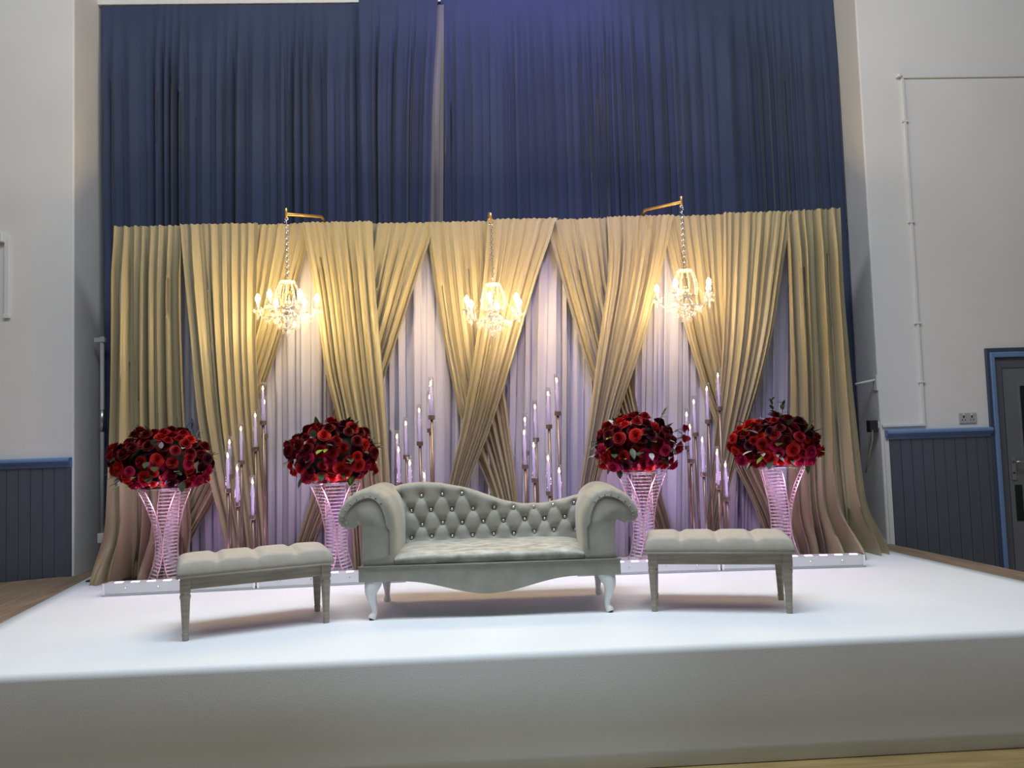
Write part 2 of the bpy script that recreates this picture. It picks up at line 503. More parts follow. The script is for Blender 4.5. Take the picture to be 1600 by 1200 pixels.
# ================================================================== CURTAINS AND DRAPES
def rnd_wave(seed):
    r = random.Random(seed)
    ph = [r.uniform(0, 2 * pi) for _ in range(8)]
    return lambda u: (sin(2.1 * u * pi + ph[0]) * 0.6 + sin(5.3 * u * pi + ph[1]) * 0.35 + sin(11.7 * u * pi + ph[2]) * 0.2 + sin(19 * u * pi + ph[3]) * 0.12)

def edge(pxs, Y, zb):
    """edge line in pixels (on the plane at depth Y) -> function x(z), top z"""
    P = [atY(px, py, Y) for px, py in pxs]
    P = [(p.x, p.z) for p in P]
    Q = [p for p in P if p[1] > zb + 0.10]
    rest = [p for p in P if p[1] <= zb + 0.10]
    if rest:
        Q.append((rest[0][0], zb))
    else:
        (xa, za), (xb, zb2) = Q[-2], Q[-1]
        Q.append((xb + (xb - xa) / (zb2 - za) * (zb - zb2), zb))
    zs = [-z for x, z in Q]
    xs = [x for x, z in Q]
    # smooth by resampling
    Z = np.linspace(zs[0], zs[-1], 80)
    X = np.interp(Z, zs, xs)
    k = np.ones(13) / 13
    Xp = np.concatenate([np.full(6, X[0]), X, np.full(6, X[-1])])
    Xs = np.convolve(Xp, k, mode='valid')
    Xs[0] = X[0]
    return (lambda z: float(np.interp(-z, Z, Xs))), Q[0][1]

def drape(name, L, R, n, y0, amp, m, label, cat, zb=ST + 0.004, seed=1, nv=70, top=0.05, flare=0.0, y_mid=None, group=None, Y=6.05, ripple=1.0, ztop=None, top_amp=0.35, fine=0.22):
    xl, zl = edge(L, Y, zb)
    xr, zr = edge(R, Y, zb)
    jit = rnd_wave(seed)
    jit2 = rnd_wave(seed + 50)
    rr = random.Random(seed)
    pa = rr.uniform(0, 6)
    nu = n * 9
    vs, fs = [], []
    for j in range(nv + 1):
        v = j / nv
        for i in range(nu + 1):
            u = i / nu
            zt = (zl + (zr - zl) * u) if ztop is None else ztop
            ruff = 0.004 * sin(2 * pi * n * 1.7 * u + pa) + 0.003 * jit(u * 3)
            z = zt + (ruff if ztop is None else 0) * (1 - min(1, v * 12)) + (zb - zt) * v
            a, b = xl(z), xr(z)
            wd = abs(b - a)
            pitch = wd / n
            th = 2 * pi * (n * u + (0.9 * sin(4.3 * u * pi + pa) + 0.5 * sin(9.1 * u * pi + 2 * pa)) * n / 44 + 0.25 * sin(2.2 * v + 5 * u + pa) * sstep(0, 1, v) + 0.10 * sin(3.1 * v + 7 * u + pa))
            s = sin(th)
            s = math.copysign(abs(s) ** 0.8, s)
            wv = s * (0.75 + 0.35 * sin(7.7 * u * pi + 3 * pa)) + 0.30 * sin(0.61 * th + 1.3 + pa) + 0.2 * jit2(u + 0.1 * v)
            wv += fine * sin(3.3 * th + 2.0 * v + pa) * (1 - 0.5 * v)
            A = amp * (top_amp + (1 - top_amp) * sstep(0.0, 0.16, v)) * ripple
            A = min(A, 1.25 * pitch + 0.010)
            bot = sstep(0.82, 1.0, v)
            A *= 1 + 1.6 * bot * (1 if flare else 0)
            yy = y0 if y_mid is None else y0 + (y_mid - y0) * sstep(0.10, 0.55, v)
            y = yy - A * wv - flare * bot ** 2 * (0.6 + 0.7 * jit(u * 1.7))
            x = a + (b - a) * u + 0.13 * pitch * sin(2 * th + 0.7) * min(1, v * 5)
            if i == 0 or i == nu:
                x = (a if i == 0 else b)
            vs.append((x, y, z))
    for j in range(nv):
        for i in range(nu):
            a = j * (nu + 1) + i
            fs.append((a, a + nu + 1, a + nu + 2, a + 1))
    o = MB().add(vs, fs).build(name, m, smooth=True, fix=False)
    return tag(o, label, cat, group)

# blue stage curtains, at the back of the opening
CY = 6.75
drape('stage_curtain', [(158, 8), (158, 400), (158, 800), (158, 880)], [(585, 8), (585, 200), (588, 400), (590, 880)], 24, CY, 0.042, M['navy'],
      'navy stage curtain at the left above the gold backdrop', 'curtain', seed=11, Y=CY, ztop=5.455, top_amp=0.06, nv=60, fine=0.05)
drape('stage_curtain', [(563, 8), (563, 200), (568, 400), (572, 880)], [(686, 8), (676, 150), (672, 400), (670, 880)], 8, CY - 0.09, 0.036, M['navy'],
      'narrow navy stage curtain overlapping just left of the grey strip', 'curtain', seed=12, Y=CY, ztop=5.46, top_amp=0.06, nv=60, fine=0.05)
drape('curtain_lining', [(685, 16), (674, 150), (670, 350), (668, 880)], [(694, 16), (694, 150), (693, 350), (693, 880)], 1, CY - 0.03, 0.012, M['lining'],
      'pale grey lining strip between the navy stage curtains', 'curtain', seed=13, Y=CY, ztop=5.42, nv=50)
drape('stage_curtain', [(689, 4), (691, 200), (692, 400), (694, 880)], [(1300, 0), (1318, 300), (1338, 600), (1352, 850)], 33, CY - 0.02, 0.042, M['navy'],
      'wide navy stage curtain right of the grey strip', 'curtain', seed=14, Y=CY, ztop=5.50, top_amp=0.06, nv=60, fine=0.05)
tr = empty('curtain_track', (0, CY + 0.02, 5.49))
tag(tr, 'white curtain track along the top of the navy curtains', 'curtain track')
MB().box(OPL + 0.002, OPR - 0.002, -0.03, 0.03, -0.028, 0.04).build('rail', M['white_plastic'], tr)
for k in range(14):
    MB().box(-3.1 + k * 0.48, -3.08 + k * 0.48, -0.012, 0.012, -0.05, -0.02).build('hook', M['steel'], tr)

# white sheers behind the gold drapes
SY = 6.17
bounds = [192, 352, 520, 742, 958, 1130, 1302]
slab = ['white sheer panel showing as a thin sliver beside the far-left gold drape',
        'white sheer panel below the left chandelier',
        'white sheer panel left of the middle chandelier',
        'violet-tinted white sheer panel right of the middle chandelier',
        'violet-tinted white sheer panel below the right chandelier',
        'white sheer panel beside the far-right gold drape']
for k in range(6):
    a, b = bounds[k] - 6, bounds[k + 1] + 6
    t = lambda x: 353 - (x - 178) * 27 / 1134 + 28
    drape('sheer_drape', [(a, t(a)), (a, 600), (a, 900)], [(b, t(b)), (b, 600), (b, 900)], 11 if b - a > 180 else 9, SY + (0.012 if k % 2 else 0), 0.026, M['sheer'],
          slab[k], 'drape', seed=30 + k, Y=SY, nv=40, group='white sheer panels of the backdrop')

GD = 'champagne gold drapes of the backdrop'
def gold(L, R, n, y0, label, seed, amp=0.024, flare=0.0, y_mid=None):
    return drape('gold_drape', L, R, n, y0, amp, M['gold'], label, 'drape', seed=seed, flare=flare, y_mid=y_mid, group=GD)
gold([(178, 353), (176, 500), (170, 700), (166, 860), (164, 905)], [(284, 351), (283, 500), (288, 640), (300, 800), (306, 905)], 8, 6.07,
     'straight gold drape at the far left end of the backdrop', 1, amp=0.045, flare=0.20)
gold([(396, 349), (384, 470), (352, 600), (300, 700), (262, 770), (238, 850), (228, 905)], [(488, 346), (455, 470), (420, 580), (378, 690), (337, 778), (285, 858), (270, 905)], 8, 6.09,
     'gold drape from the left chandelier sweeping down behind the leftmost pedestal', 2, y_mid=6.10)
gold([(282, 351), (290, 440), (300, 526), (314, 666), (332, 760), (353, 830), (362, 905)], [(404, 349), (401, 526), (407, 620), (415, 740), (421, 806), (425, 905)], 8, 6.04,
     'gold drape crossing in front behind the leftmost candle stand', 3, y_mid=6.00)
gold([(574, 347), (556, 470), (530, 600), (505, 700), (487, 771), (461, 849), (450, 905)], [(682, 345), (651, 430), (626, 510), (600, 585), (572, 670), (540, 740), (512, 800), (487, 860), (475, 905)], 7, 6.09,
     'gold drape with its edge sweeping left under the full gold drape', 4, y_mid=6.10)
gold([(470, 348), (486, 420), (497, 487), (511, 597), (530, 655), (545, 760), (555, 905)], [(582, 346), (588, 468), (599, 578), (607, 688), (611, 755), (616, 905)], 9, 6.04,
     'full gold drape hanging between the left and middle chandeliers', 5, y_mid=6.00)
gold([(664, 345), (684, 487), (702, 578), (719, 663), (745, 720), (775, 790), (800, 905)], [(772, 343), (774, 480), (780, 560), (789, 610), (808, 755), (818, 905)], 8, 6.09,
     'gold drape crossing behind from left to right under the middle chandelier', 6, y_mid=6.10)
gold([(762, 343), (756, 430), (746, 516), (731, 619), (717, 692), (700, 755), (685, 905)], [(872, 341), (842, 420), (801, 560), (764, 677), (728, 762), (705, 905)], 8, 6.04,
     'gold drape crossing in front from right to left under the middle chandelier', 7, y_mid=5.98)
gold([(852, 341), (886, 463), (922, 586), (955, 660), (990, 740), (1020, 805), (1040, 860), (1050, 905)], [(958, 338), (962, 430), (978, 520), (993, 620), (1018, 720), (1044, 800), (1060, 860), (1070, 905)], 8, 6.09,
     'gold drape right of the middle chandelier sweeping behind the third flower arrangement', 8, y_mid=6.10)
gold([(948, 339), (952, 422), (938, 513), (925, 605), (918, 673), (902, 770), (888, 905)], [(1054, 336), (1023, 467), (996, 559), (959, 660), (932, 760), (905, 905)], 9, 6.04,
     'gold drape crossing in front towards the right arm of the sofa', 9, y_mid=5.98)
gold([(1034, 336), (1056, 430), (1073, 513), (1101, 605), (1128, 680), (1155, 735), (1190, 805), (1208, 870), (1212, 905)], [(1138, 333), (1138, 440), (1144, 560), (1160, 640), (1182, 700), (1210, 760), (1236, 820), (1246, 905)], 8, 6.09,
     'gold drape at the right chandelier sweeping behind the rightmost pedestal', 10, y_mid=6.10)
gold([(1130, 333), (1130, 440), (1126, 540), (1120, 610), (1112, 690), (1105, 760), (1095, 905)], [(1236, 330), (1206, 513), (1179, 614), (1151, 696), (1136, 756), (1112, 905)], 9, 6.04,
     'gold drape crossing in front behind the rightmost candle stand', 15, y_mid=5.98)
gold([(1228, 330), (1232, 450), (1236, 600), (1234, 750), (1236, 860), (1238, 905)], [(1313, 325), (1318, 450), (1330, 600), (1345, 740), (1362, 840), (1368, 868)], 7, 6.05,
     'straight gold drape pooling on the carpet at the far right end', 16, amp=0.05, flare=0.26)

# frame that carries them
fr = empty('backdrop_frame', (0, 6.125, ST))
tag(fr, 'steel pipe frame carrying the gold and white backdrop drapes', 'frame')
MB().tube([(-2.80, 0, 2.670), (2.95, 0, 2.670)], 0.018, 10).build('crossbar', M['steel'], fr, smooth=True)
for x in (-2.80, 0.05, 2.95):
    MB().lathe([(0.018, 0.01), (0.018, 2.66)], 10, (x, 0, 0)).build('upright', M['steel'], fr, smooth=True)
    MB().box(x - 0.20, x + 0.20, -0.15, 0.2, 0.002, 0.012).build('base_plate', M['black'], fr, bevel=0.002)

# white cloth bundle at the right end
vs, fs = [], []
for j in range(9):
    for i in range(16):
        a = 2 * pi * i / 16
        t = j / 8
        r = sqrt(max(0, 1 - t * t)) * (1 + 0.13 * sin(3 * a + 4 * t) + 0.07 * sin(7 * a))
        vs.append((3.13 + 0.085 * r * cos(a), 6.11 + 0.06 * r * sin(a), ST + 0.014 + 0.085 * t))
for j in range(8):
    for i in range(16):
        fs.append((j * 16 + i, j * 16 + (i + 1) % 16, (j + 1) * 16 + (i + 1) % 16, (j + 1) * 16 + i))
tag(MB().add(vs, fs).build('cloth_bundle', M['carpet'], smooth=True), 'small white bundle of cloth at the right foot of the backdrop', 'cloth')

# ================================================================== FLOOR BARS (silver profiles in front of the drapes)
def floor_bar(x0, x1, y0, y1, label):
    L_ = sqrt((x1 - x0) ** 2 + (y1 - y0) ** 2)
    e = empty('led_bar', (x0, y0, ST), atan2(y1 - y0, x1 - x0))
    tag(e, label, 'light bar', 'silver light bars along the backdrop')
    MB().box(0.004, L_ - 0.004, 0.0, 0.09, 0.012, 0.085).build('body', M['silver'], e, bevel=0.004)
    MB().box(0, L_, -0.008, 0.10, 0.001, 0.012).build('base_strip', M['socket_grey'], e, bevel=0.002)
    for x in (0.0, L_ - 0.018):
        MB().box(x, x + 0.018, -0.006, 0.095, 0.010, 0.09).build('end_plate', M['chrome'], e, bevel=0.002)
    mx, my = (x0 + x1) / 2, (y0 + y1) / 2
    light('led_bar_glow', 'AREA', (mx, my + 0.035, ST + 0.10), (mx, my + 0.22, ST + 1.2), 1.8, (0.95, 0.46, 1.0), shape='RECTANGLE', size=0.95, size_y=0.03)
    for x in (0.15, 0.36, 0.62, 0.84):
        MB().lathe([(0.006, 0), (0.006, 0.006), (0.003, 0.009)], 10).build('bolt', M['chrome'], e).matrix_local = Matrix.Translation((x * L_, 0.001, 0.05)) @ Matrix.Rotation(pi / 2, 4, 'X')
    for k in range(9):
        MB().box(L_ * (0.07 + 0.105 * k), L_ * (0.07 + 0.105 * k) + 0.05, 0.02, 0.05, 0.083, 0.088).build('led_lens', M['led'], e, bevel=0.001)
floor_bar(-2.60, -1.585, 5.40, 5.44, 'silver light bar in front of the leftmost pedestal')
floor_bar(-1.575, -0.56, 5.44, 5.48, 'silver light bar running behind the left arm of the sofa')
floor_bar(0.645, 1.650, 5.44, 5.41, 'silver light bar between sofa and right bench')
floor_bar(1.660, 2.665, 5.41, 5.36, 'silver light bar behind the right bench reaching the far right drape')

# ================================================================== SOFA
sofa = empty('sofa', (0.026, 4.42, ST), radians(-2.2))
tag(sofa, 'silver-grey velvet sofa with scroll arms, tufted wavy back and white legs', 'sofa')

def apron_z(x):
    t = min(1, abs(x + 0.005) / 0.52)
    return 0.215 - 0.082 * (0.5 + 0.5 * cos(pi * t)) ** 1.15
xs = [(-0.735 + 1.47 * i / 60) for i in range(61)]
pr = [(x, apron_z(x)) for x in xs] + [(x, 0.300) for x in reversed(xs)]
MB().prism(pr, -0.055, -0.020).build('front_apron', M['velvet'], sofa, bevel=0.004)
MB().box(-0.735, 0.735, -0.020, 0.50, 0.215, 0.300).build('base_frame', M['velvet'], sofa, bevel=0.006)
MB().tube([(-0.738, -0.058, 0.300), (0, -0.060, 0.300), (0.738, -0.058, 0.300)], 0.0055, 8).build('seam_piping', M['piping'], sofa, smooth=True)

# arms
ARM = [(0.530, 0.302), (0.527, 0.40), (0.524, 0.50), (0.530, 0.575), (0.550, 0.640), (0.582, 0.692), (0.625, 0.724), (0.672, 0.735), (0.722, 0.727),
       (0.770, 0.704), (0.812, 0.668), (0.842, 0.625), (0.856, 0.580), (0.850, 0.543), (0.828, 0.518), (0.795, 0.508), (0.762, 0.514), (0.740, 0.530),
       (0.726, 0.520), (0.722, 0.45), (0.722, 0.302)]
def arm(side, hz):
    def tr(p, inset=0.0):
        u, z = p
        return (side * u, 0.302 + (z - 0.302) * hz)
    P = ARM
    # smooth outline
    out = []
    for i in range(len(P) - 1):
        for k in range(3):
            out.append(crom(P, (i + k / 3) / (len(P) - 1)))
    out.append(P[-1])
    n = len(out)
    cx, cz = 0.66, 0.56
    # rings: rounded roll at the front edge
    rings = []
    for (y, ins) in [(0.50, 0.0), (0.25, 0.0), (0.03, 0.0), (-0.015, 0.004), (-0.038, 0.012), (-0.050, 0.026)]:
        ring = []
        for i, p in enumerate(out):
            a, b = out[max(i - 1, 0)], out[min(i + 1, n - 1)]
            tx, tz = b[0] - a[0], b[1] - a[1]
            l = sqrt(tx * tx + tz * tz) or 1
            nx, nz = tz / l, -tx / l
            k = ins
            if i < 2 or i > n - 3:
                q = (p[0] + nx * k, p[1])
            else:
                q = (p[0] + nx * k, p[1] + nz * k)
            wob = 0.0
            # gathered cloth around the scroll
            if y < 0.05 and 12 < i < 52:
                wob = 0.003 * sin(i * 2.1)
            x, z = tr((q[0] + nx * wob, q[1] + nz * wob))
            ring.append((x, y, z))
        rings.append(ring)
    vs = [p for r in rings for p in r]
    fs = []
    for j in range(len(rings) - 1):
        for i in range(n):
            i2 = (i + 1) % n
            fs.append((j * n + i, j * n + i2, (j + 1) * n + i2, (j + 1) * n + i))
    fs.append(tuple(range(n)))
    fs.append(tuple((len(rings) - 1) * n + i for i in range(n)))
    a = MB().add(vs, fs).build('arm', M['velvet'], sofa, smooth=True)
    # recessed front panel with piping following the scroll
    fp = []
    for i in range(2, n - 2):
        p0, p1 = out[i - 1], out[i + 1]
        tx, tz = p1[0] - p0[0], p1[1] - p0[1]
        l = sqrt(tx * tx + tz * tz) or 1
        k = 0.050 if 6 < i < 40 else 0.030
        fp.append((out[i][0] + tz / l * k, out[i][1] - tx / l * k))
    inner = [fp[i] for i in range(0, 40)]
    pts = [tr(q) for q in inner]
    MB().tube([(x, -0.052, z) for x, z in pts], 0.0045, 6).build('piping', M['piping'], a, smooth=True)
    # pleats radiating round the scroll
    for i in range(14, 46, 3):
        p0, p1 = out[i - 1], out[i + 1]
        tx, tz = p1[0] - p0[0], p1[1] - p0[1]
        l = sqrt(tx * tx + tz * tz) or 1
        A = tr((out[i][0] + tz / l * 0.030, out[i][1] - tx / l * 0.030))
        B = tr((out[i][0] + tz / l * 0.046, out[i][1] - tx / l * 0.046))
        MB().tube([(A[0], -0.047, A[1]), ((A[0] + B[0]) / 2, -0.053, (A[1] + B[1]) / 2), (B[0], -0.051, B[1])], [0.002, 0.0035, 0.002], 5).build('pleat', M['velvet'], a, smooth=True)
arm(-1, 1.0)
arm(1, 0.915)

# back with buttons
TOPX = [-0.74, -0.60, -0.485, -0.325, -0.125, 0.074, 0.194, 0.356, 0.561, 0.684, 0.74]
TOPZ = [0.665, 0.712, 0.735, 0.728, 0.685, 0.607, 0.578, 0.580, 0.628, 0.648, 0.650]
kk = np.ones(15) / 15
gx = np.linspace(-0.74, 0.74, 181)
gz = np.interp(gx, TOPX, TOPZ)
gz = np.convolve(np.concatenate([np.full(7, gz[0]), gz, np.full(7, gz[-1])]), kk, mode='valid')
def top_z(x): return float(np.interp(x, gx, gz))
rowsB = [[(380, 150), (483, 140), (585, 133), (680, 128)],
         [(435, 213), (530, 207), (632, 204), (735, 200), (837, 195), (930, 195), (1028, 190), (1122, 182), (1222, 172)],
         [(488, 280), (588, 268), (682, 267), (785, 262), (882, 257), (985, 250), (1080, 247), (1178, 238)],
         [(437, 343), (535, 335), (635, 333), (733, 328), (835, 322), (932, 320), (1032, 310), (1125, 302), (1228, 300)]]
inv = Matrix.Rotation(radians(2.2), 3, 'Z')
B = []
for row in rowsB:
    rr = []
    for (zx, zy) in row:
        p = atY(500 + zx / 3.077, 730 + zy / 3.077, 4.80)
        q = inv @ (p - Vector((0.026, 4.42, ST)))
        rr.append((q.x, q.z))
    B.append(rr)
allB = np.array([b for r in B for b in r])
segs = []
for r in range(3):
    for a in B[r]:
        for b in B[r + 1]:
            if abs(a[0] - b[0]) < 0.115:
                segs.append((a, b))
for b in B[1]:                      # creases running up to the top edge
    if b[0] > 0.05:
        segs.append((b, (b[0], top_z(b[0]) + 0.0)))
for b in B[0]:
    segs.append((b, (b[0], top_z(b[0]))))
SA = np.array([s[0] for s in segs]); SB = np.array([s[1] for s in segs])
NXB, NZB = 220, 64
vs = []
front = np.zeros((NZB + 1, NXB + 1, 3))
for j in range(NZB + 1):
    t = j / NZB
    for i in range(NXB + 1):
        x = -0.735 + 1.47 * i / NXB
        z = 0.30 + (top_z(x) - 0.30) * t
        p = np.array((x, z))
        d = np.sqrt(((allB - p) ** 2).sum(1)).min()
        ab = SB - SA
        tt = np.clip(((p - SA) * ab).sum(1) / (ab ** 2).sum(1), 0, 1)
        ds = np.sqrt(((SA + ab * tt[:, None] - p) ** 2).sum(1)).min()
        y = 0.385 + 0.035 * t                       # leans back
        y -= 0.022                                  # padding
        y += 0.020 * exp(-(d / 0.020) ** 2) + 0.006 * exp(-(ds / 0.009) ** 2) + 0.006 * exp(-(ds / 0.03) ** 2) + 0.010 * exp(-(d / 0.045) ** 2)
        # roll over the top edge
        e = max(0.0, 1 - (1 - t) * (top_z(x) - 0.30) / 0.035)
        y += 0.04 * (1 - sqrt(max(0, 1 - e * e)))
        front[j, i] = (x, y, z)
vs = [tuple(front[j, i]) for j in range(NZB + 1) for i in range(NXB + 1)]
fs = []
W1 = NXB + 1
for j in range(NZB):
    for i in range(NXB):
        a = j * W1 + i
        fs.append((a, a + 1, a + W1 + 1, a + W1))
o0 = len(vs)
# rear face
for i in range(NXB + 1):
    x = front[NZB, i, 0]
    vs.append((x, 0.50, top_z(x) - 0.012))
    vs.append((x, 0.505, 0.30))
for i in range(NXB):
    a = NZB * W1 + i
    fs.append((a, a + 1, o0 + 2 * i + 2, o0 + 2 * i))
    fs.append((o0 + 2 * i, o0 + 2 * i + 2, o0 + 2 * i + 3, o0 + 2 * i + 1))
back = MB().add(vs, fs).build('backrest', M['velvet'], sofa, smooth=True, fix=False)
btn = MB().lathe([(0.0, -0.003), (0.006, -0.002), (0.0105, 0.002), (0.0095, 0.007), (0.005, 0.011), (0.0, 0.012)], 10, cap=False).mesh('button', M['chrome'], True)
for x, z in allB:
    o = inst('button', btn, back)
    t = (z - 0.30) / (top_z(x) - 0.30)
    o.matrix_local = Matrix.Translation((x, 0.385 + 0.035 * t + 0.010, z)) @ Matrix.Rotation(pi / 2, 4, 'X')
# seat cushion
vs, fs = [], []
NU, NV = 60, 28
for j in range(NV + 1):
    t = j / NV
    for i in range(NU + 1):
        s = -1 + 2 * i / NU
        hw = 0.535 + 0.0 * t
        x = hw * s
        ez = 1 - abs(s) ** 10
        if t < 0.3:                         # front roll
            a = pi / 2 * (t / 0.3)
            y = -0.015 - 0.028 * sin(min(a * 2, pi)) + 0.06 * (t / 0.3) ** 2
            z = 0.302 + 0.066 * sin(a)
        else:
            q = (t - 0.3) / 0.7
            y = 0.045 + 0.36 * q
            z = 0.368 + 0.014 * sin(pi * q * 0.8)
        z = 0.302 + (z - 0.302) * (0.72 + 0.28 * ez) + 0.0015 * sin(9 * s + 4 * t)
        vs.append((x, y, z))
for j in range(NV):
    for i in range(NU):
        a = j * (NU + 1) + i
        fs.append((a, a + 1, a + NU + 2, a + NU + 1))
MB().add(vs, fs).build('seat_cushion', M['velvet_seat'], sofa, smooth=True, fix=False)
# cabriole legs
def cab_leg(x, y, sx, sy, m):
    ks = [(0.000, 0.000, 0.215, 0.046), (0.012, 0.012, 0.185, 0.044), (0.018, 0.018, 0.150, 0.034), (0.012, 0.012, 0.105, 0.024),
          (0.004, 0.004, 0.065, 0.018), (0.004, 0.006, 0.035, 0.017), (0.014, 0.016, 0.016, 0.023), (0.018, 0.020, 0.006, 0.020)]
    pts, rad = [], []
    for i in range(29):
        a, b, z, r = crom(ks, i / 28)
        pts.append((x + sx * a, y + sy * b, z)); rad.append(r)
    l = MB().tube(pts, rad, 12).build('leg', m, sofa, smooth=True)
    MB().lathe([(0.014, 0.0), (0.014, 0.006)], 10, (x + sx * 0.018, y + sy * 0.020, 0)).build('foot_pad', M['black_rubber'], l)
cab_leg(-0.655, 0.0, -1, -1, M['white_leg'])
cab_leg(0.655, 0.0, 1, -1, M['white_leg'])
cab_leg(-0.655, 0.43, -0.4, 1, M['white_leg'])
cab_leg(0.655, 0.43, 0.4, 1, M['white_leg'])

# ================================================================== BENCHES
def bench(loc, rz, label, length, depth):
    e = empty('bench', loc, rz)
    tag(e, label, 'bench', 'tufted benches either side of the sofa')
    hx, d = length / 2, depth
    z0 = 0.325
    # cushion with tufted top
    NU, NV = 72, 30
    hw, hd = hx + 0.042, d / 2 + 0.042
    tx = [-0.5 * hw, 0.0, 0.5 * hw]
    vs, fs = [], []
    for j in range(NV + 1):
        t = -1 + 2 * j / NV
        for i in range(NU + 1):
            s = -1 + 2 * i / NU
            x, y = hw * s, d / 2 + hd * t
            m = (1 - abs(s) ** 14) * (1 - abs(t) ** 8)
            z = z0 + 0.030 + 0.062 * m ** 0.35
            dip = 0
            for q in tx:
                dip = max(dip, 0.016 * exp(-((x - q) / 0.022) ** 2), 0.012 * exp(-(((x - q) ** 2 + (y - d / 2) ** 2) / 0.03 ** 2)))
            vs.append((x, y, z - dip * m ** 0.3))
    for j in range(NV):
        for i in range(NU):
            a = j * (NU + 1) + i
            fs.append((a, a + 1, a + NU + 2, a + NU + 1))
    b0 = len(vs)
    ring = [i for i in range(NU + 1)] + [(j) * (NU + 1) + NU for j in range(1, NV + 1)] + [NV * (NU + 1) + i for i in range(NU - 1, -1, -1)] + [j * (NU + 1) for j in range(NV - 1, 0, -1)]
    for r_ in ring:
        x, y, z = vs[r_]
        vs.append((x, y, z0))
    for k in range(len(ring)):
        k2 = (k + 1) % len(ring)
        fs.append((ring[k], b0 + k, b0 + k2, ring[k2]))
    fs.append(tuple(b0 + k for k in range(len(ring))))
    c = MB().add(vs, fs).build('cushion', M['linen'], e, smooth=True)
    MB().tube([(-hw, d / 2 - hd, z0 + 0.006), (hw, d / 2 - hd, z0 + 0.006), (hw, d / 2 + hd, z0 + 0.006), (-hw, d / 2 + hd, z0 + 0.006)], 0.005, 6, closed=True).build('welt', M['linen'], c, smooth=True)
    # wooden aprons between the legs
    a0, a1 = z0 - 0.062, z0
    MB().box(-hx + 0.02, hx - 0.02, -0.014, 0.014, a0, a1).build('apron', M['grey_oak'], e, bevel=0.003)
    MB().box(-hx + 0.02, hx - 0.02, d - 0.014, d + 0.014, a0, a1).build('apron', M['grey_oak'], e, bevel=0.003)
    MB().box(-hx - 0.014, -hx + 0.014, 0.02, d - 0.02, a0, a1).build('apron', M['grey_oak'], e, bevel=0.003)
    MB().box(hx - 0.014, hx + 0.014, 0.02, d - 0.02, a0, a1).build('apron', M['grey_oak'], e, bevel=0.003)
    MB().box(-hx + 0.03, hx - 0.03, 0.02, d - 0.02, a0 - 0.006, a0 + 0.01).build('bottom_cloth', M['black'], e)
    lp = [(0.0150, 0.0), (0.0165, 0.003), (0.0165, 0.020), (0.0185, 0.026), (0.0185, 0.034), (0.0150, 0.040), (0.0170, 0.044), (0.0245, 0.205), (0.0250, 0.215), (0.0275, 0.222), (0.0275, 0.232), (0.0235, 0.240), (0.0260, 0.246), (0.0260, 0.256)]
    for x in (-hx, hx):
        for y in (0, d):
            m = MB()
            nn = 24
            vs, fs = [], []
            for (r, z) in lp:
                for k in range(nn):
                    a = 2 * pi * k / nn
                    q = r * (0.90 if (k % 3 == 0 and 0.043 < z < 0.21) else 1.0)
                    vs.append((x + q * cos(a), y + q * sin(a), z))
            for i in range(len(lp) - 1):
                for k in range(nn):
                    k2 = (k + 1) % nn
                    fs.append((i * nn + k, i * nn + k2, (i + 1) * nn + k2, (i + 1) * nn + k))
            fs.append(tuple(reversed(range(nn)))); fs.append(tuple((len(lp) - 1) * nn + k for k in range(nn)))
            m.add(vs, fs)
            l = m.build('leg', M['grey_oak'], e, smooth=False)
            MB().box(x - 0.026, x + 0.026, y - 0.026, y + 0.026, 0.254, z0).build('corner_block', M['grey_oak'], l, bevel=0.003)
fl, frr = Vector((-1.573, 4.15)), Vector((-0.896, 4.407))
c = (fl + frr) / 2
bench((c.x, c.y, ST), atan2(frr.y - fl.y, frr.x - fl.x), 'oatmeal tufted bench standing left of the sofa', (frr - fl).length, 0.31)
fl, frr = Vector((0.943, 4.351)), Vector((1.644, 4.181))
c = (fl + frr) / 2
bench((c.x, c.y, ST), atan2(frr.y - fl.y, frr.x - fl.x), 'oatmeal tufted bench standing right of the sofa', (frr - fl).length, 0.32)

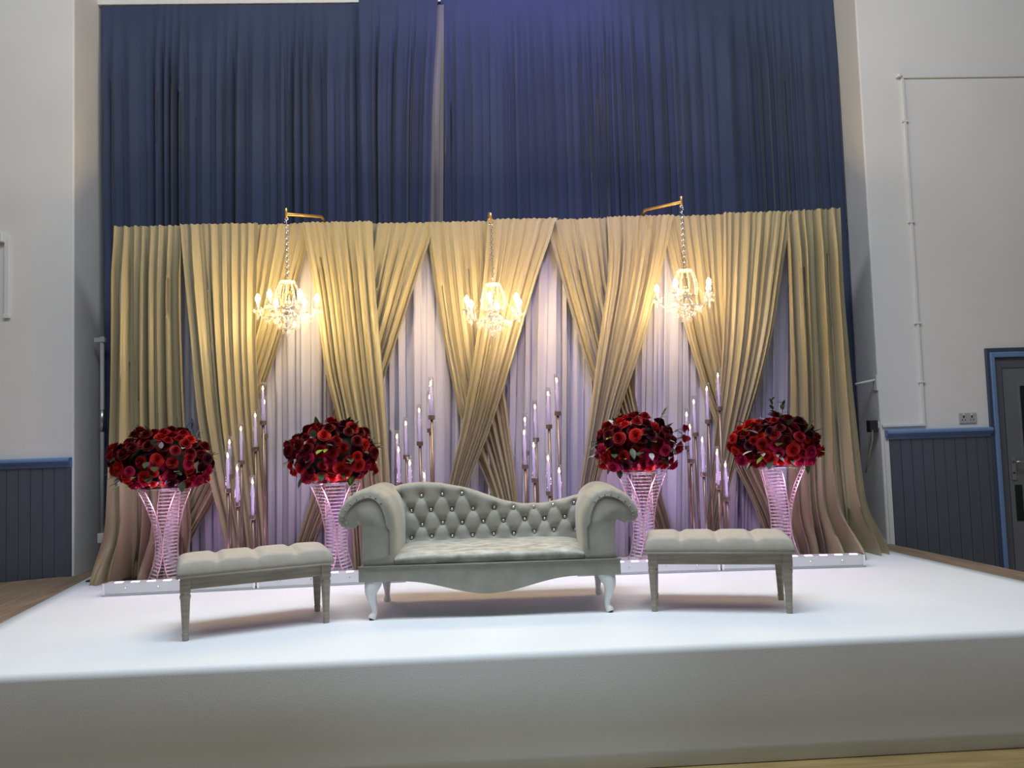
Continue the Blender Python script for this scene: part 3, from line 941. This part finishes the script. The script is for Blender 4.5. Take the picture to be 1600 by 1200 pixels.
# ================================================================== PEDESTALS AND FLOWERS
PH = 0.70
def ped_r(z):
    zw, rw = 0.27, 0.045
    if z > zw:
        return rw + 0.125 * ((z - zw) / (PH - zw)) ** 1.9
    return rw + 0.075 * ((zw - z) / zw) ** 1.8
def pedestal(x, y, az, label):
    e = empty('flower_pedestal', (x, y, ST))
    tag(e, label, 'pedestal', 'crystal trumpet pedestals under the flowers')
    MB().lathe([(0.150, 0.001), (0.152, 0.006), (0.148, 0.014), (0.06, 0.018)], 32).build('base', M['chrome'], e, smooth=False)
    MB().lathe([(0.165, PH - 0.004), (0.168, PH + 0.002), (0.165, PH + 0.008)], 32).build('top_plate', M['crystal'], e)
    MB().lathe([(0.030, PH - 0.010), (0.034, PH - 0.007), (0.030, PH - 0.005)], 20).build('led_disc', M['led'], e)
    for k in range(3):
        A = radians(az + 120 * k)
        ra, ta = Vector((cos(A), sin(A), 0)), Vector((-sin(A), cos(A), 0))
        band = MB()
        nz = 27
        for i in range(nz + 1):
            z = 0.02 + (PH - 0.025) * i / nz
            c = ra * ped_r(z) + Vector((0, 0, z))
            hw = 0.074
            band.tube([c - ta * hw, c + ta * hw], 0.0058, 6)
        b = band.build('crystal_band', M['acrylic'], e, smooth=True)
        b['kind'] = 'stuff'
        for s in (-1, 1):
            pts = []
            for i in range(41):
                z = 0.016 + (PH - 0.018) * i / 40
                hw = 0.074
                pts.append(ra * ped_r(z) + ta * (s * hw) + Vector((0, 0, z)))
            MB().tube(pts, 0.0042, 6).build('edge_wire', M['rose_gold'], e, smooth=True)
    # violet LED under the top plate
    light('pedestal_led', 'POINT', (x, y - 0.15, ST + PH - 0.085), None, 3.6, (1.0, 0.52, 0.90), shadow_soft_size=0.04)

def rose_mesh(seed, m):
    r = random.Random(seed)
    vs, fs = [], []
    layers = [(0.12, 0.98, 2, 1.7, 0.0), (0.27, 1.0, 3, 1.3, 0.05), (0.44, 0.97, 4, 1.05, 0.12), (0.64, 0.86, 5, 0.9, 0.3), (0.86, 0.66, 5, 0.85, 0.5), (1.0, 0.40, 6, 0.75, 0.7)]
    for (R, H, cnt, wd, curl) in layers:
        a0 = r.uniform(0, 6.28)
        for q in range(cnt):
            aa = a0 + 2 * pi * q / cnt + r.uniform(-0.15, 0.15)
            hh = H * r.uniform(0.92, 1.06)
            o = len(vs)
            nu, nv = 4, 4
            for j in range(nv + 1):
                t = j / nv
                for i in range(nu + 1):
                    s = -1 + 2 * i / nu
                    edge_ = 1 - 0.16 * s * s * t
                    rad = R * (0.18 + 0.82 * t ** 0.7) * (1 + curl * 0.28 * max(0, t - 0.6) / 0.4)
                    z = hh * t * edge_ - curl * 0.30 * max(0, t - 0.6) / 0.4
                    an = aa + s * wd * (0.35 + 0.65 * sin(pi * (0.15 + 0.55 * t)))
                    vs.append((rad * cos(an), rad * sin(an), z - 0.25))
            for j in range(nv):
                for i in range(nu):
                    a = o + j * (nu + 1) + i
                    fs.append((a, a + 1, a + nu + 2, a + nu + 1))
    return MB().add(vs, fs).mesh('rose', m, True)
ROSES = [[rose_mesh(100 + 10 * k + s, m) for s in range(2)] for k, m in enumerate(ROSE)]
def leaf_mesh(m, wdt=0.34):
    vs, fs = [], []
    nv = 5
    for j in range(nv + 1):
        t = j / nv
        w_ = wdt * sin(pi * min(1, 0.06 + 0.94 * t)) ** 0.8 * (1 - 0.35 * t)
        z = -0.18 * t * t
        vs += [(-w_, t, z + 0.05 * w_), (0, t, z - 0.03), (w_, t, z + 0.05 * w_)]
    for j in range(nv):
        a = j * 3
        fs += [(a, a + 1, a + 4, a + 3), (a + 1, a + 2, a + 5, a + 4)]
    return MB().add(vs, fs).mesh('leaf', m, True)
LEAF = [leaf_mesh(M['leaf']), leaf_mesh(M['leaf_pale'], 0.25), leaf_mesh(M['leaf_lime'], 0.28)]

def arrangement(x, y, rx, rz_, zc, seed, label, n, sprigs):
    r = random.Random(seed)
    e = empty('flower_arrangement', (x, y, ST + PH + 0.012))
    tag(e, label, 'flowers', 'red rose arrangements on the pedestals')
    ry = rx * 0.85
    c = Vector((0, 0, zc))
    vs, fs = [], []
    # moss core
    NA, NB_ = 20, 12
    for j in range(NB_ + 1):
        p = pi * j / NB_
        for i in range(NA):
            a = 2 * pi * i / NA
            vs.append((0.68 * rx * sin(p) * cos(a), 0.68 * ry * sin(p) * sin(a), max(0.001, zc + 0.70 * rz_ * cos(p))))
    for j in range(NB_):
        for i in range(NA):
            fs.append((j * NA + i, (j + 1) * NA + i, (j + 1) * NA + (i + 1) % NA, j * NA + (i + 1) % NA))
    MB().add(vs, fs).build('moss_core', M['foam'], e, smooth=True)
    ga = pi * (3 - sqrt(5))
    zlo = -0.93
    for k in range(n):
        cz = 1 - (1 - zlo) * (k + 0.5) / n
        cz += r.uniform(-0.04, 0.04)
        cz = max(-1, min(1, cz))
        sz = sqrt(1 - cz * cz)
        a = ga * k + r.uniform(-0.15, 0.15)
        nx, ny, nz = sz * cos(a), sz * sin(a), cz
        f = r.uniform(0.82, 1.08)
        lump = 1 + 0.10 * sin(3 * a + seed + 2 * cz) + 0.06 * sin(5 * a + 2 * seed)
        p = Vector((rx * nx * f * lump, ry * ny * f * lump, zc + rz_ * nz * f))
        if p.xy.length < 0.20 and p.z < 0.035:
            p.z = 0.035
        nrm = Vector((nx / rx, ny / ry, nz / rz_)).normalized()
        nrm = (nrm + Vector((r.uniform(-.3, .3), r.uniform(-.3, .3), r.uniform(-.3, .3)))).normalized()
        size = r.uniform(0.031, 0.047)
        pool = [0, 0, 1, 1, 2, 0, 3, 1] if cz > 0.0 else [2, 2, 4, 0, 2, 4, 3, 0]  # LED glow from below put into the colours: brighter reds on the lower half
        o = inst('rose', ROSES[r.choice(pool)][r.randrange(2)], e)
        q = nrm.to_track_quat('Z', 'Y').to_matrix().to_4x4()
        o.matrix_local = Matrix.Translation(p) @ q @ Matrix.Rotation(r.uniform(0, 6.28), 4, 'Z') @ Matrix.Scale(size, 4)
    # leaves tucked between the roses
    for k in range(46):
        cz = r.uniform(-0.75, 0.95)
        sz = sqrt(1 - cz * cz)
        a = r.uniform(0, 2 * pi)
        nx, ny, nz = sz * cos(a), sz * sin(a), cz
        p = Vector((rx * nx * 0.96, ry * ny * 0.96, zc + rz_ * nz * 0.96))
        d = Vector((nx + r.uniform(-.6, .6), ny + r.uniform(-.6, .6), nz + r.uniform(-.5, .5))).normalized()
        o = inst('leaf', LEAF[r.choice([0, 0, 0, 1, 2])], e)
        o.matrix_local = Matrix.Translation(p) @ d.to_track_quat('Y', 'Z').to_matrix().to_4x4() @ Matrix.Scale(r.uniform(0.06, 0.095), 4)
    # sprigs reaching out
    for (ax, az, ln, kind) in sprigs:
        d = Vector((cos(az) * sin(ax), -0.35, cos(ax))) if False else Vector((sin(ax), -0.15, cos(ax))).normalized()
        b0 = Vector((d.x * rx * 0.8, d.y * ry * 0.8, zc + d.z * rz_ * 0.8))
        tip = b0 + d * ln + Vector((0, 0, az * ln))
        mid = (b0 + tip) / 2 + Vector((0, 0, 0.15 * ln))
        s = MB().tube([b0, mid, tip], [0.003, 0.0025, 0.0015], 5).build('sprig', M['stem'], e, smooth=True)
        for q in range(6):
            t = 0.45 + 0.11 * q
            p = b0 * (1 - t) ** 2 + mid * (2 * t * (1 - t)) + tip * t * t
            dd = (d + Vector((r.uniform(-1, 1), r.uniform(-.6, .6), r.uniform(-1, 1)))).normalized()
            if kind == 3 and q >= 4:
                o = inst('bud', ROSES[r.choice([0, 4])][0], s)
                o.matrix_local = Matrix.Translation(p) @ dd.to_track_quat('Z', 'Y').to_matrix().to_4x4() @ Matrix.Scale(0.026, 4)
            else:
                o = inst('leaf', LEAF[kind if kind < 3 else 0], s)
                o.matrix_local = Matrix.Translation(p) @ dd.to_track_quat('Y', 'Z').to_matrix().to_4x4() @ Matrix.Scale(r.uniform(0.035, 0.055), 4)

PY = 5.68
peds = [(-2.29, PY, 220, 'crystal pedestal at the far left behind the left bench'),
        (-1.07, PY, 222, 'crystal pedestal between left bench and sofa'),
        (1.175, PY, 319, 'crystal pedestal between sofa and right bench'),
        (2.22, PY, 226, 'crystal pedestal at the far right behind the right bench')]
for p in peds:
    pedestal(*p)
arrangement(-2.31, PY, 0.325, 0.235, 0.180, 21, 'leftmost red rose arrangement, with lime and pale grey leaves low down', 165,
            [(-1.75, -0.2, 0.10, 1), (-1.5, 0.3, 0.09, 0), (0.9, 0.1, 0.08, 1), (-0.45, 0.2, 0.07, 0), (1.5, 0.2, 0.06, 0), (-2.0, -0.4, 0.09, 1)])
arrangement(-1.08, PY, 0.305, 0.235, 0.195, 22, 'red rose arrangement beside the left arm of the sofa', 155,
            [(-1.35, 0.2, 0.10, 3), (-1.7, -0.2, 0.10, 1), (1.5, 0.1, 0.08, 0), (1.75, -0.1, 0.07, 1), (0.6, 0.1, 0.06, 0)])
arrangement(1.15, PY, 0.285, 0.225, 0.170, 23, 'red rose arrangement beside the right arm of the sofa with buds reaching right', 150,
            [(1.25, 0.15, 0.16, 3), (1.45, 0.1, 0.14, 3), (-1.5, 0.0, 0.12, 1), (0.7, 0.5, 0.10, 0), (-1.7, -0.1, 0.11, 1)])
arrangement(2.20, PY, 0.305, 0.205, 0.155, 24, 'rightmost red rose arrangement with a dark twig on top', 155,
            [(-0.1, 0.9, 0.09, 0), (0.15, 0.6, 0.10, 0), (1.3, 0.1, 0.07, 2), (-1.4, 0.0, 0.06, 0)])

# ================================================================== CANDLE STANDS
def lathe_mesh(name, prof, m, n=12, cap=True):
    return MB().lathe(prof, n, cap=cap).mesh(name, m, True)
cupM = MB().lathe([(0.010, -0.034), (0.022, -0.030), (0.0245, -0.026), (0.0245, 0.0), (0.021, 0.002)], 14).mesh('cup', M['bronze'], False)
tubeM = lathe_mesh('glass_chimney', [(0.021, 0.0), (0.0215, 0.15), (0.021, 0.285), (0.0195, 0.285), (0.0195, 0.002)], M['tube_glass'], 16, False)
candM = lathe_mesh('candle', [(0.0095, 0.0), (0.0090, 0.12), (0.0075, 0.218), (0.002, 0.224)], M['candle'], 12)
flamM = lathe_mesh('flame', [(0.0015, 0.0), (0.0065, 0.007), (0.0075, 0.014), (0.005, 0.024), (0.001, 0.034)], M['flame'], 10)
def candle_stand(x, y, phase, label):
    e = empty('candle_stand', (x, y, ST))
    tag(e, label, 'candle stand', 'eight-stem candle stands behind the seating')
    MB().lathe([(0.19, 0.001), (0.192, 0.008), (0.185, 0.016), (0.15, 0.018)], 36).build('base', M['bronze'], e)
    R_ = 0.135
    for k in range(8):
        a = radians(phase + 45 * k)
        px, py = R_ * cos(a), R_ * sin(a)
        h = 1.165 - 0.0965 * k
        s = MB().lathe([(0.0105, 0.016), (0.0105, h - 0.028)], 10, (px, py, 0)).build('stem', M['bronze'], e, smooth=True)
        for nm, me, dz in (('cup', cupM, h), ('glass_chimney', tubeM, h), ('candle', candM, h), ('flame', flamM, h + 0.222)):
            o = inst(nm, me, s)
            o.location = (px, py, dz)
candle_stand(-1.725, 5.74, -12, 'candle stand of eight lit candles behind the left bench')
candle_stand(-0.495, 5.74, -12, 'candle stand behind the high left side of the sofa back')
candle_stand(0.448, 5.74, 14, 'candle stand behind the low right side of the sofa back')
candle_stand(1.685, 5.74, 18, 'candle stand of eight lit candles behind the right bench')

# ================================================================== CHANDELIERS
dropM = MB().add([(0.010 * cos(2 * pi * k / 6), 0.010 * sin(2 * pi * k / 6), -0.022) for k in range(6)] + [(0, 0, 0), (0, 0, -0.034)],
                 [(k, (k + 1) % 6, 6) for k in range(6)] + [((k + 1) % 6, k, 7) for k in range(6)]).mesh('crystal_drop', M['bead'])
bulbM = lathe_mesh('bulb', [(0.006, 0.0), (0.012, 0.007), (0.0175, 0.021), (0.0165, 0.032), (0.009, 0.048), (0.001, 0.060)], M['bulb'], 12)
sleeveM = lathe_mesh('candle_sleeve', [(0.0085, 0.0), (0.0085, 0.052), (0.006, 0.054)], M['sleeve'], 10)
dishM = MB().lathe([(0.006, -0.010), (0.014, -0.006), (0.030, 0.001), (0.034, 0.006), (0.031, 0.006), (0.012, -0.002), (0.006, 0.0)], 18).mesh('drip_dish', M['crystal'], True)
def chandelier(x, y, zb, ztop, n_arms, ph, label, sway):
    """zb: height of the bulbs' base; ztop: bracket height"""
    e = empty('chandelier', (x, y, zb))
    tag(e, label, 'chandelier', 'small crystal chandeliers hung before the backdrop')
    # stem of stacked crystal balls
    MB().lathe([(0.006, -0.20), (0.012, -0.19), (0.024, -0.17), (0.012, -0.15), (0.010, -0.13), (0.030, -0.11), (0.040, -0.085), (0.030, -0.06), (0.012, -0.045),
                (0.010, -0.02), (0.020, 0.0), (0.012, 0.02), (0.009, 0.05), (0.016, 0.075), (0.009, 0.10), (0.008, 0.15), (0.014, 0.17), (0.005, 0.185)], 14).build('centre_stem', M['crystal'], e, smooth=True)
    MB().lathe([(0.052, 0.140), (0.056, 0.146), (0.052, 0.152), (0.046, 0.148)], 24).build('crown_ring', M['bead'], e, smooth=True)
    MB().lathe([(0.028, -0.060), (0.075, -0.050), (0.082, -0.040), (0.070, -0.036), (0.02, -0.046)], 24).build('arm_plate', M['crystal'], e, smooth=True)
    # chain
    ch = MB()
    z, k = 0.19, 0
    while z < ztop - zb - 0.005:
        pts = []
        for i in range(8):
            a = 2 * pi * i / 8
            u, v_ = 0.0075 * cos(a), 0.0125 * sin(a)
            pts.append((u if k % 2 else 0, 0 if k % 2 else u, z + 0.0125 + v_))
        ch.tube(pts, 0.0022, 5, closed=True)
        ch.octa((0.010 if k % 2 else -0.010, -0.006, z + 0.012), 0.006)
        z += 0.021
        k += 1
    tag(ch.build('chain', M['chrome'], e), kind='stuff')
    RA = 0.205
    swag = MB()
    for k in range(n_arms):
        a = radians(ph + 360.0 / n_arms * k)
        d = Vector((cos(a), sin(a), 0))
        ks = [(0.02, -0.05), (0.07, -0.105), (0.13, -0.118), (0.18, -0.095), (RA, -0.055)]
        pts = [d * q[0] + Vector((0, 0, q[1])) for q in [crom(ks, i / 16) for i in range(17)]]
        am = MB().tube(pts, 0.0055, 8).build('arm', M['crystal'], e, smooth=True)
        for nm, me, dz in (('drip_dish', dishM, -0.048), ('candle_sleeve', sleeveM, -0.052), ('bulb', bulbM, 0.0)):
            o = inst(nm, me, am)
            o.location = d * RA + Vector((0, 0, dz))
        # drops round the dish and along the arm
        for q in range(5):
            b = 2 * pi * q / 5
            o = inst('crystal_drop', dropM, am)
            o.location = d * RA + Vector((0.030 * cos(b), 0.030 * sin(b), -0.046))
        o = inst('crystal_drop', dropM, am)
        o.location = d * RA + Vector((0, 0, -0.075)); o.scale = (1.2, 1.2, 1.7)
        o = inst('crystal_drop', dropM, am)
        o.location = d * 0.13 + Vector((0, 0, -0.125)); o.scale = (1.1, 1.1, 1.4)
        # bead strings: crown to arm plate, dish to dish
        for i in range(14):
            t = i / 13
            rr = 0.054 + 0.03 * sin(pi * t) * 0.6 + 0.026 * t
            swag.octa((rr * cos(a), rr * sin(a), 0.14 - 0.175 * t), 0.0055)
            a2 = a + pi / n_arms
            swag.octa((rr * cos(a2), rr * sin(a2), 0.14 - 0.175 * t), 0.0055)
        a3 = radians(ph + 360.0 / n_arms * (k + 1))
        A_, B_ = d * RA, Vector((cos(a3), sin(a3), 0)) * RA
        for i in range(1, 18):
            t = i / 18
            p = A_.lerp(B_, t)
            swag.octa((p.x, p.y, -0.055 - 0.07 * sin(pi * t)), 0.0052)
        for i in range(1, 12):
            t = i / 12
            p = (d * 0.05).lerp(A_, t)
            swag.octa((p.x, p.y, 0.14 - 0.19 * t - 0.06 * sin(pi * t)), 0.0045)
    tag(swag.build('bead_strings', M['bead'], e), kind='stuff')
    # lower basket of drops
    for ring, (rr, zz, cnt) in enumerate([(0.095, -0.115, 12), (0.065, -0.155, 9), (0.035, -0.190, 6)]):
        MB().tube([(rr * cos(2 * pi * i / 24), rr * sin(2 * pi * i / 24), zz) for i in range(24)], 0.003, 5, closed=True).build('basket_ring', M['chrome'], e, smooth=True)
        for q in range(cnt):
            b = 2 * pi * q / cnt + ring
            o = inst('crystal_drop', dropM, e)
            o.location = (rr * cos(b), rr * sin(b), zz); o.scale = (1.2, 1.2, 1.35)
    for q in range(3):
        b = 2 * pi * q / 3
        MB().tube([(0.095 * cos(b), 0.095 * sin(b), -0.115), (0.03 * cos(b), 0.03 * sin(b), -0.05)], 0.002, 5).build('basket_hanger', M['chrome'], e)
        MB().tube([(0.035 * cos(b), 0.035 * sin(b), -0.19), (0.095 * cos(b), 0.095 * sin(b), -0.115)], 0.002, 5).build('basket_hanger', M['chrome'], e)
    o = inst('crystal_drop', dropM, e)
    o.location = (0, 0, -0.20); o.scale = (2.0, 2.0, 1.6)

def bracket(x, y, z, dx, label):
    e = empty('hanging_bracket', (x, y, z))
    tag(e, label, 'bracket', 'gold brackets carrying the chandeliers')
    MB().box(-0.010, 0.010, 6.125 - y - 0.02, 6.125 - y + 0.02, 3.20 - z, 3.30 - z).build('clamp', M['gold_metal'], e, bevel=0.003).location = (dx, 0, 0)
    zt = 3.292 - z
    MB().tube([(dx, 6.125 - y, zt), (dx * 0.96, 6.0 - y, zt + 0.012), (0, 0, 0.03)], 0.011, 8).build('arm', M['gold_metal'], e, smooth=True)
    MB().lathe([(0.008, 0.0), (0.009, 0.07), (0.004, 0.075)], 10).build('upright_tip', M['gold_metal'], e, smooth=True)
    MB().tube([(0.012 * cos(2 * pi * i / 10), 0, -0.004 + 0.012 * sin(2 * pi * i / 10)) for i in range(10)], 0.003, 5, closed=True).build('hook', M['chrome'], e, smooth=True)

CHY = 5.52
c1 = atY(447, 341, CHY); b1 = atY(450, 472, CHY)
c2 = atY(768, 348, CHY); b2 = atY(770, 476, CHY)
c3 = atY(1066, 322, CHY); b3 = atY(1070, 454, CHY)
chandelier((c1.x + b1.x) / 2, CHY, b1.z, c1.z, 6, 8, 'lit crystal chandelier at the left of the backdrop', 0)
chandelier((c2.x + b2.x) / 2, CHY, b2.z, c2.z, 6, 22, 'lit crystal chandelier above the middle of the sofa', 0)
chandelier((c3.x + b3.x) / 2, CHY, b3.z, c3.z, 5, 20, 'lit crystal chandelier at the right of the backdrop', 0)
bracket((c1.x + b1.x) / 2, CHY, c1.z, 0.16, 'gold bracket carrying the left chandelier')
bracket((c2.x + b2.x) / 2, CHY, c2.z, 0.0, 'gold bracket carrying the middle chandelier')
bracket((c3.x + b3.x) / 2, CHY, c3.z, -0.17, 'gold bracket carrying the right chandelier')
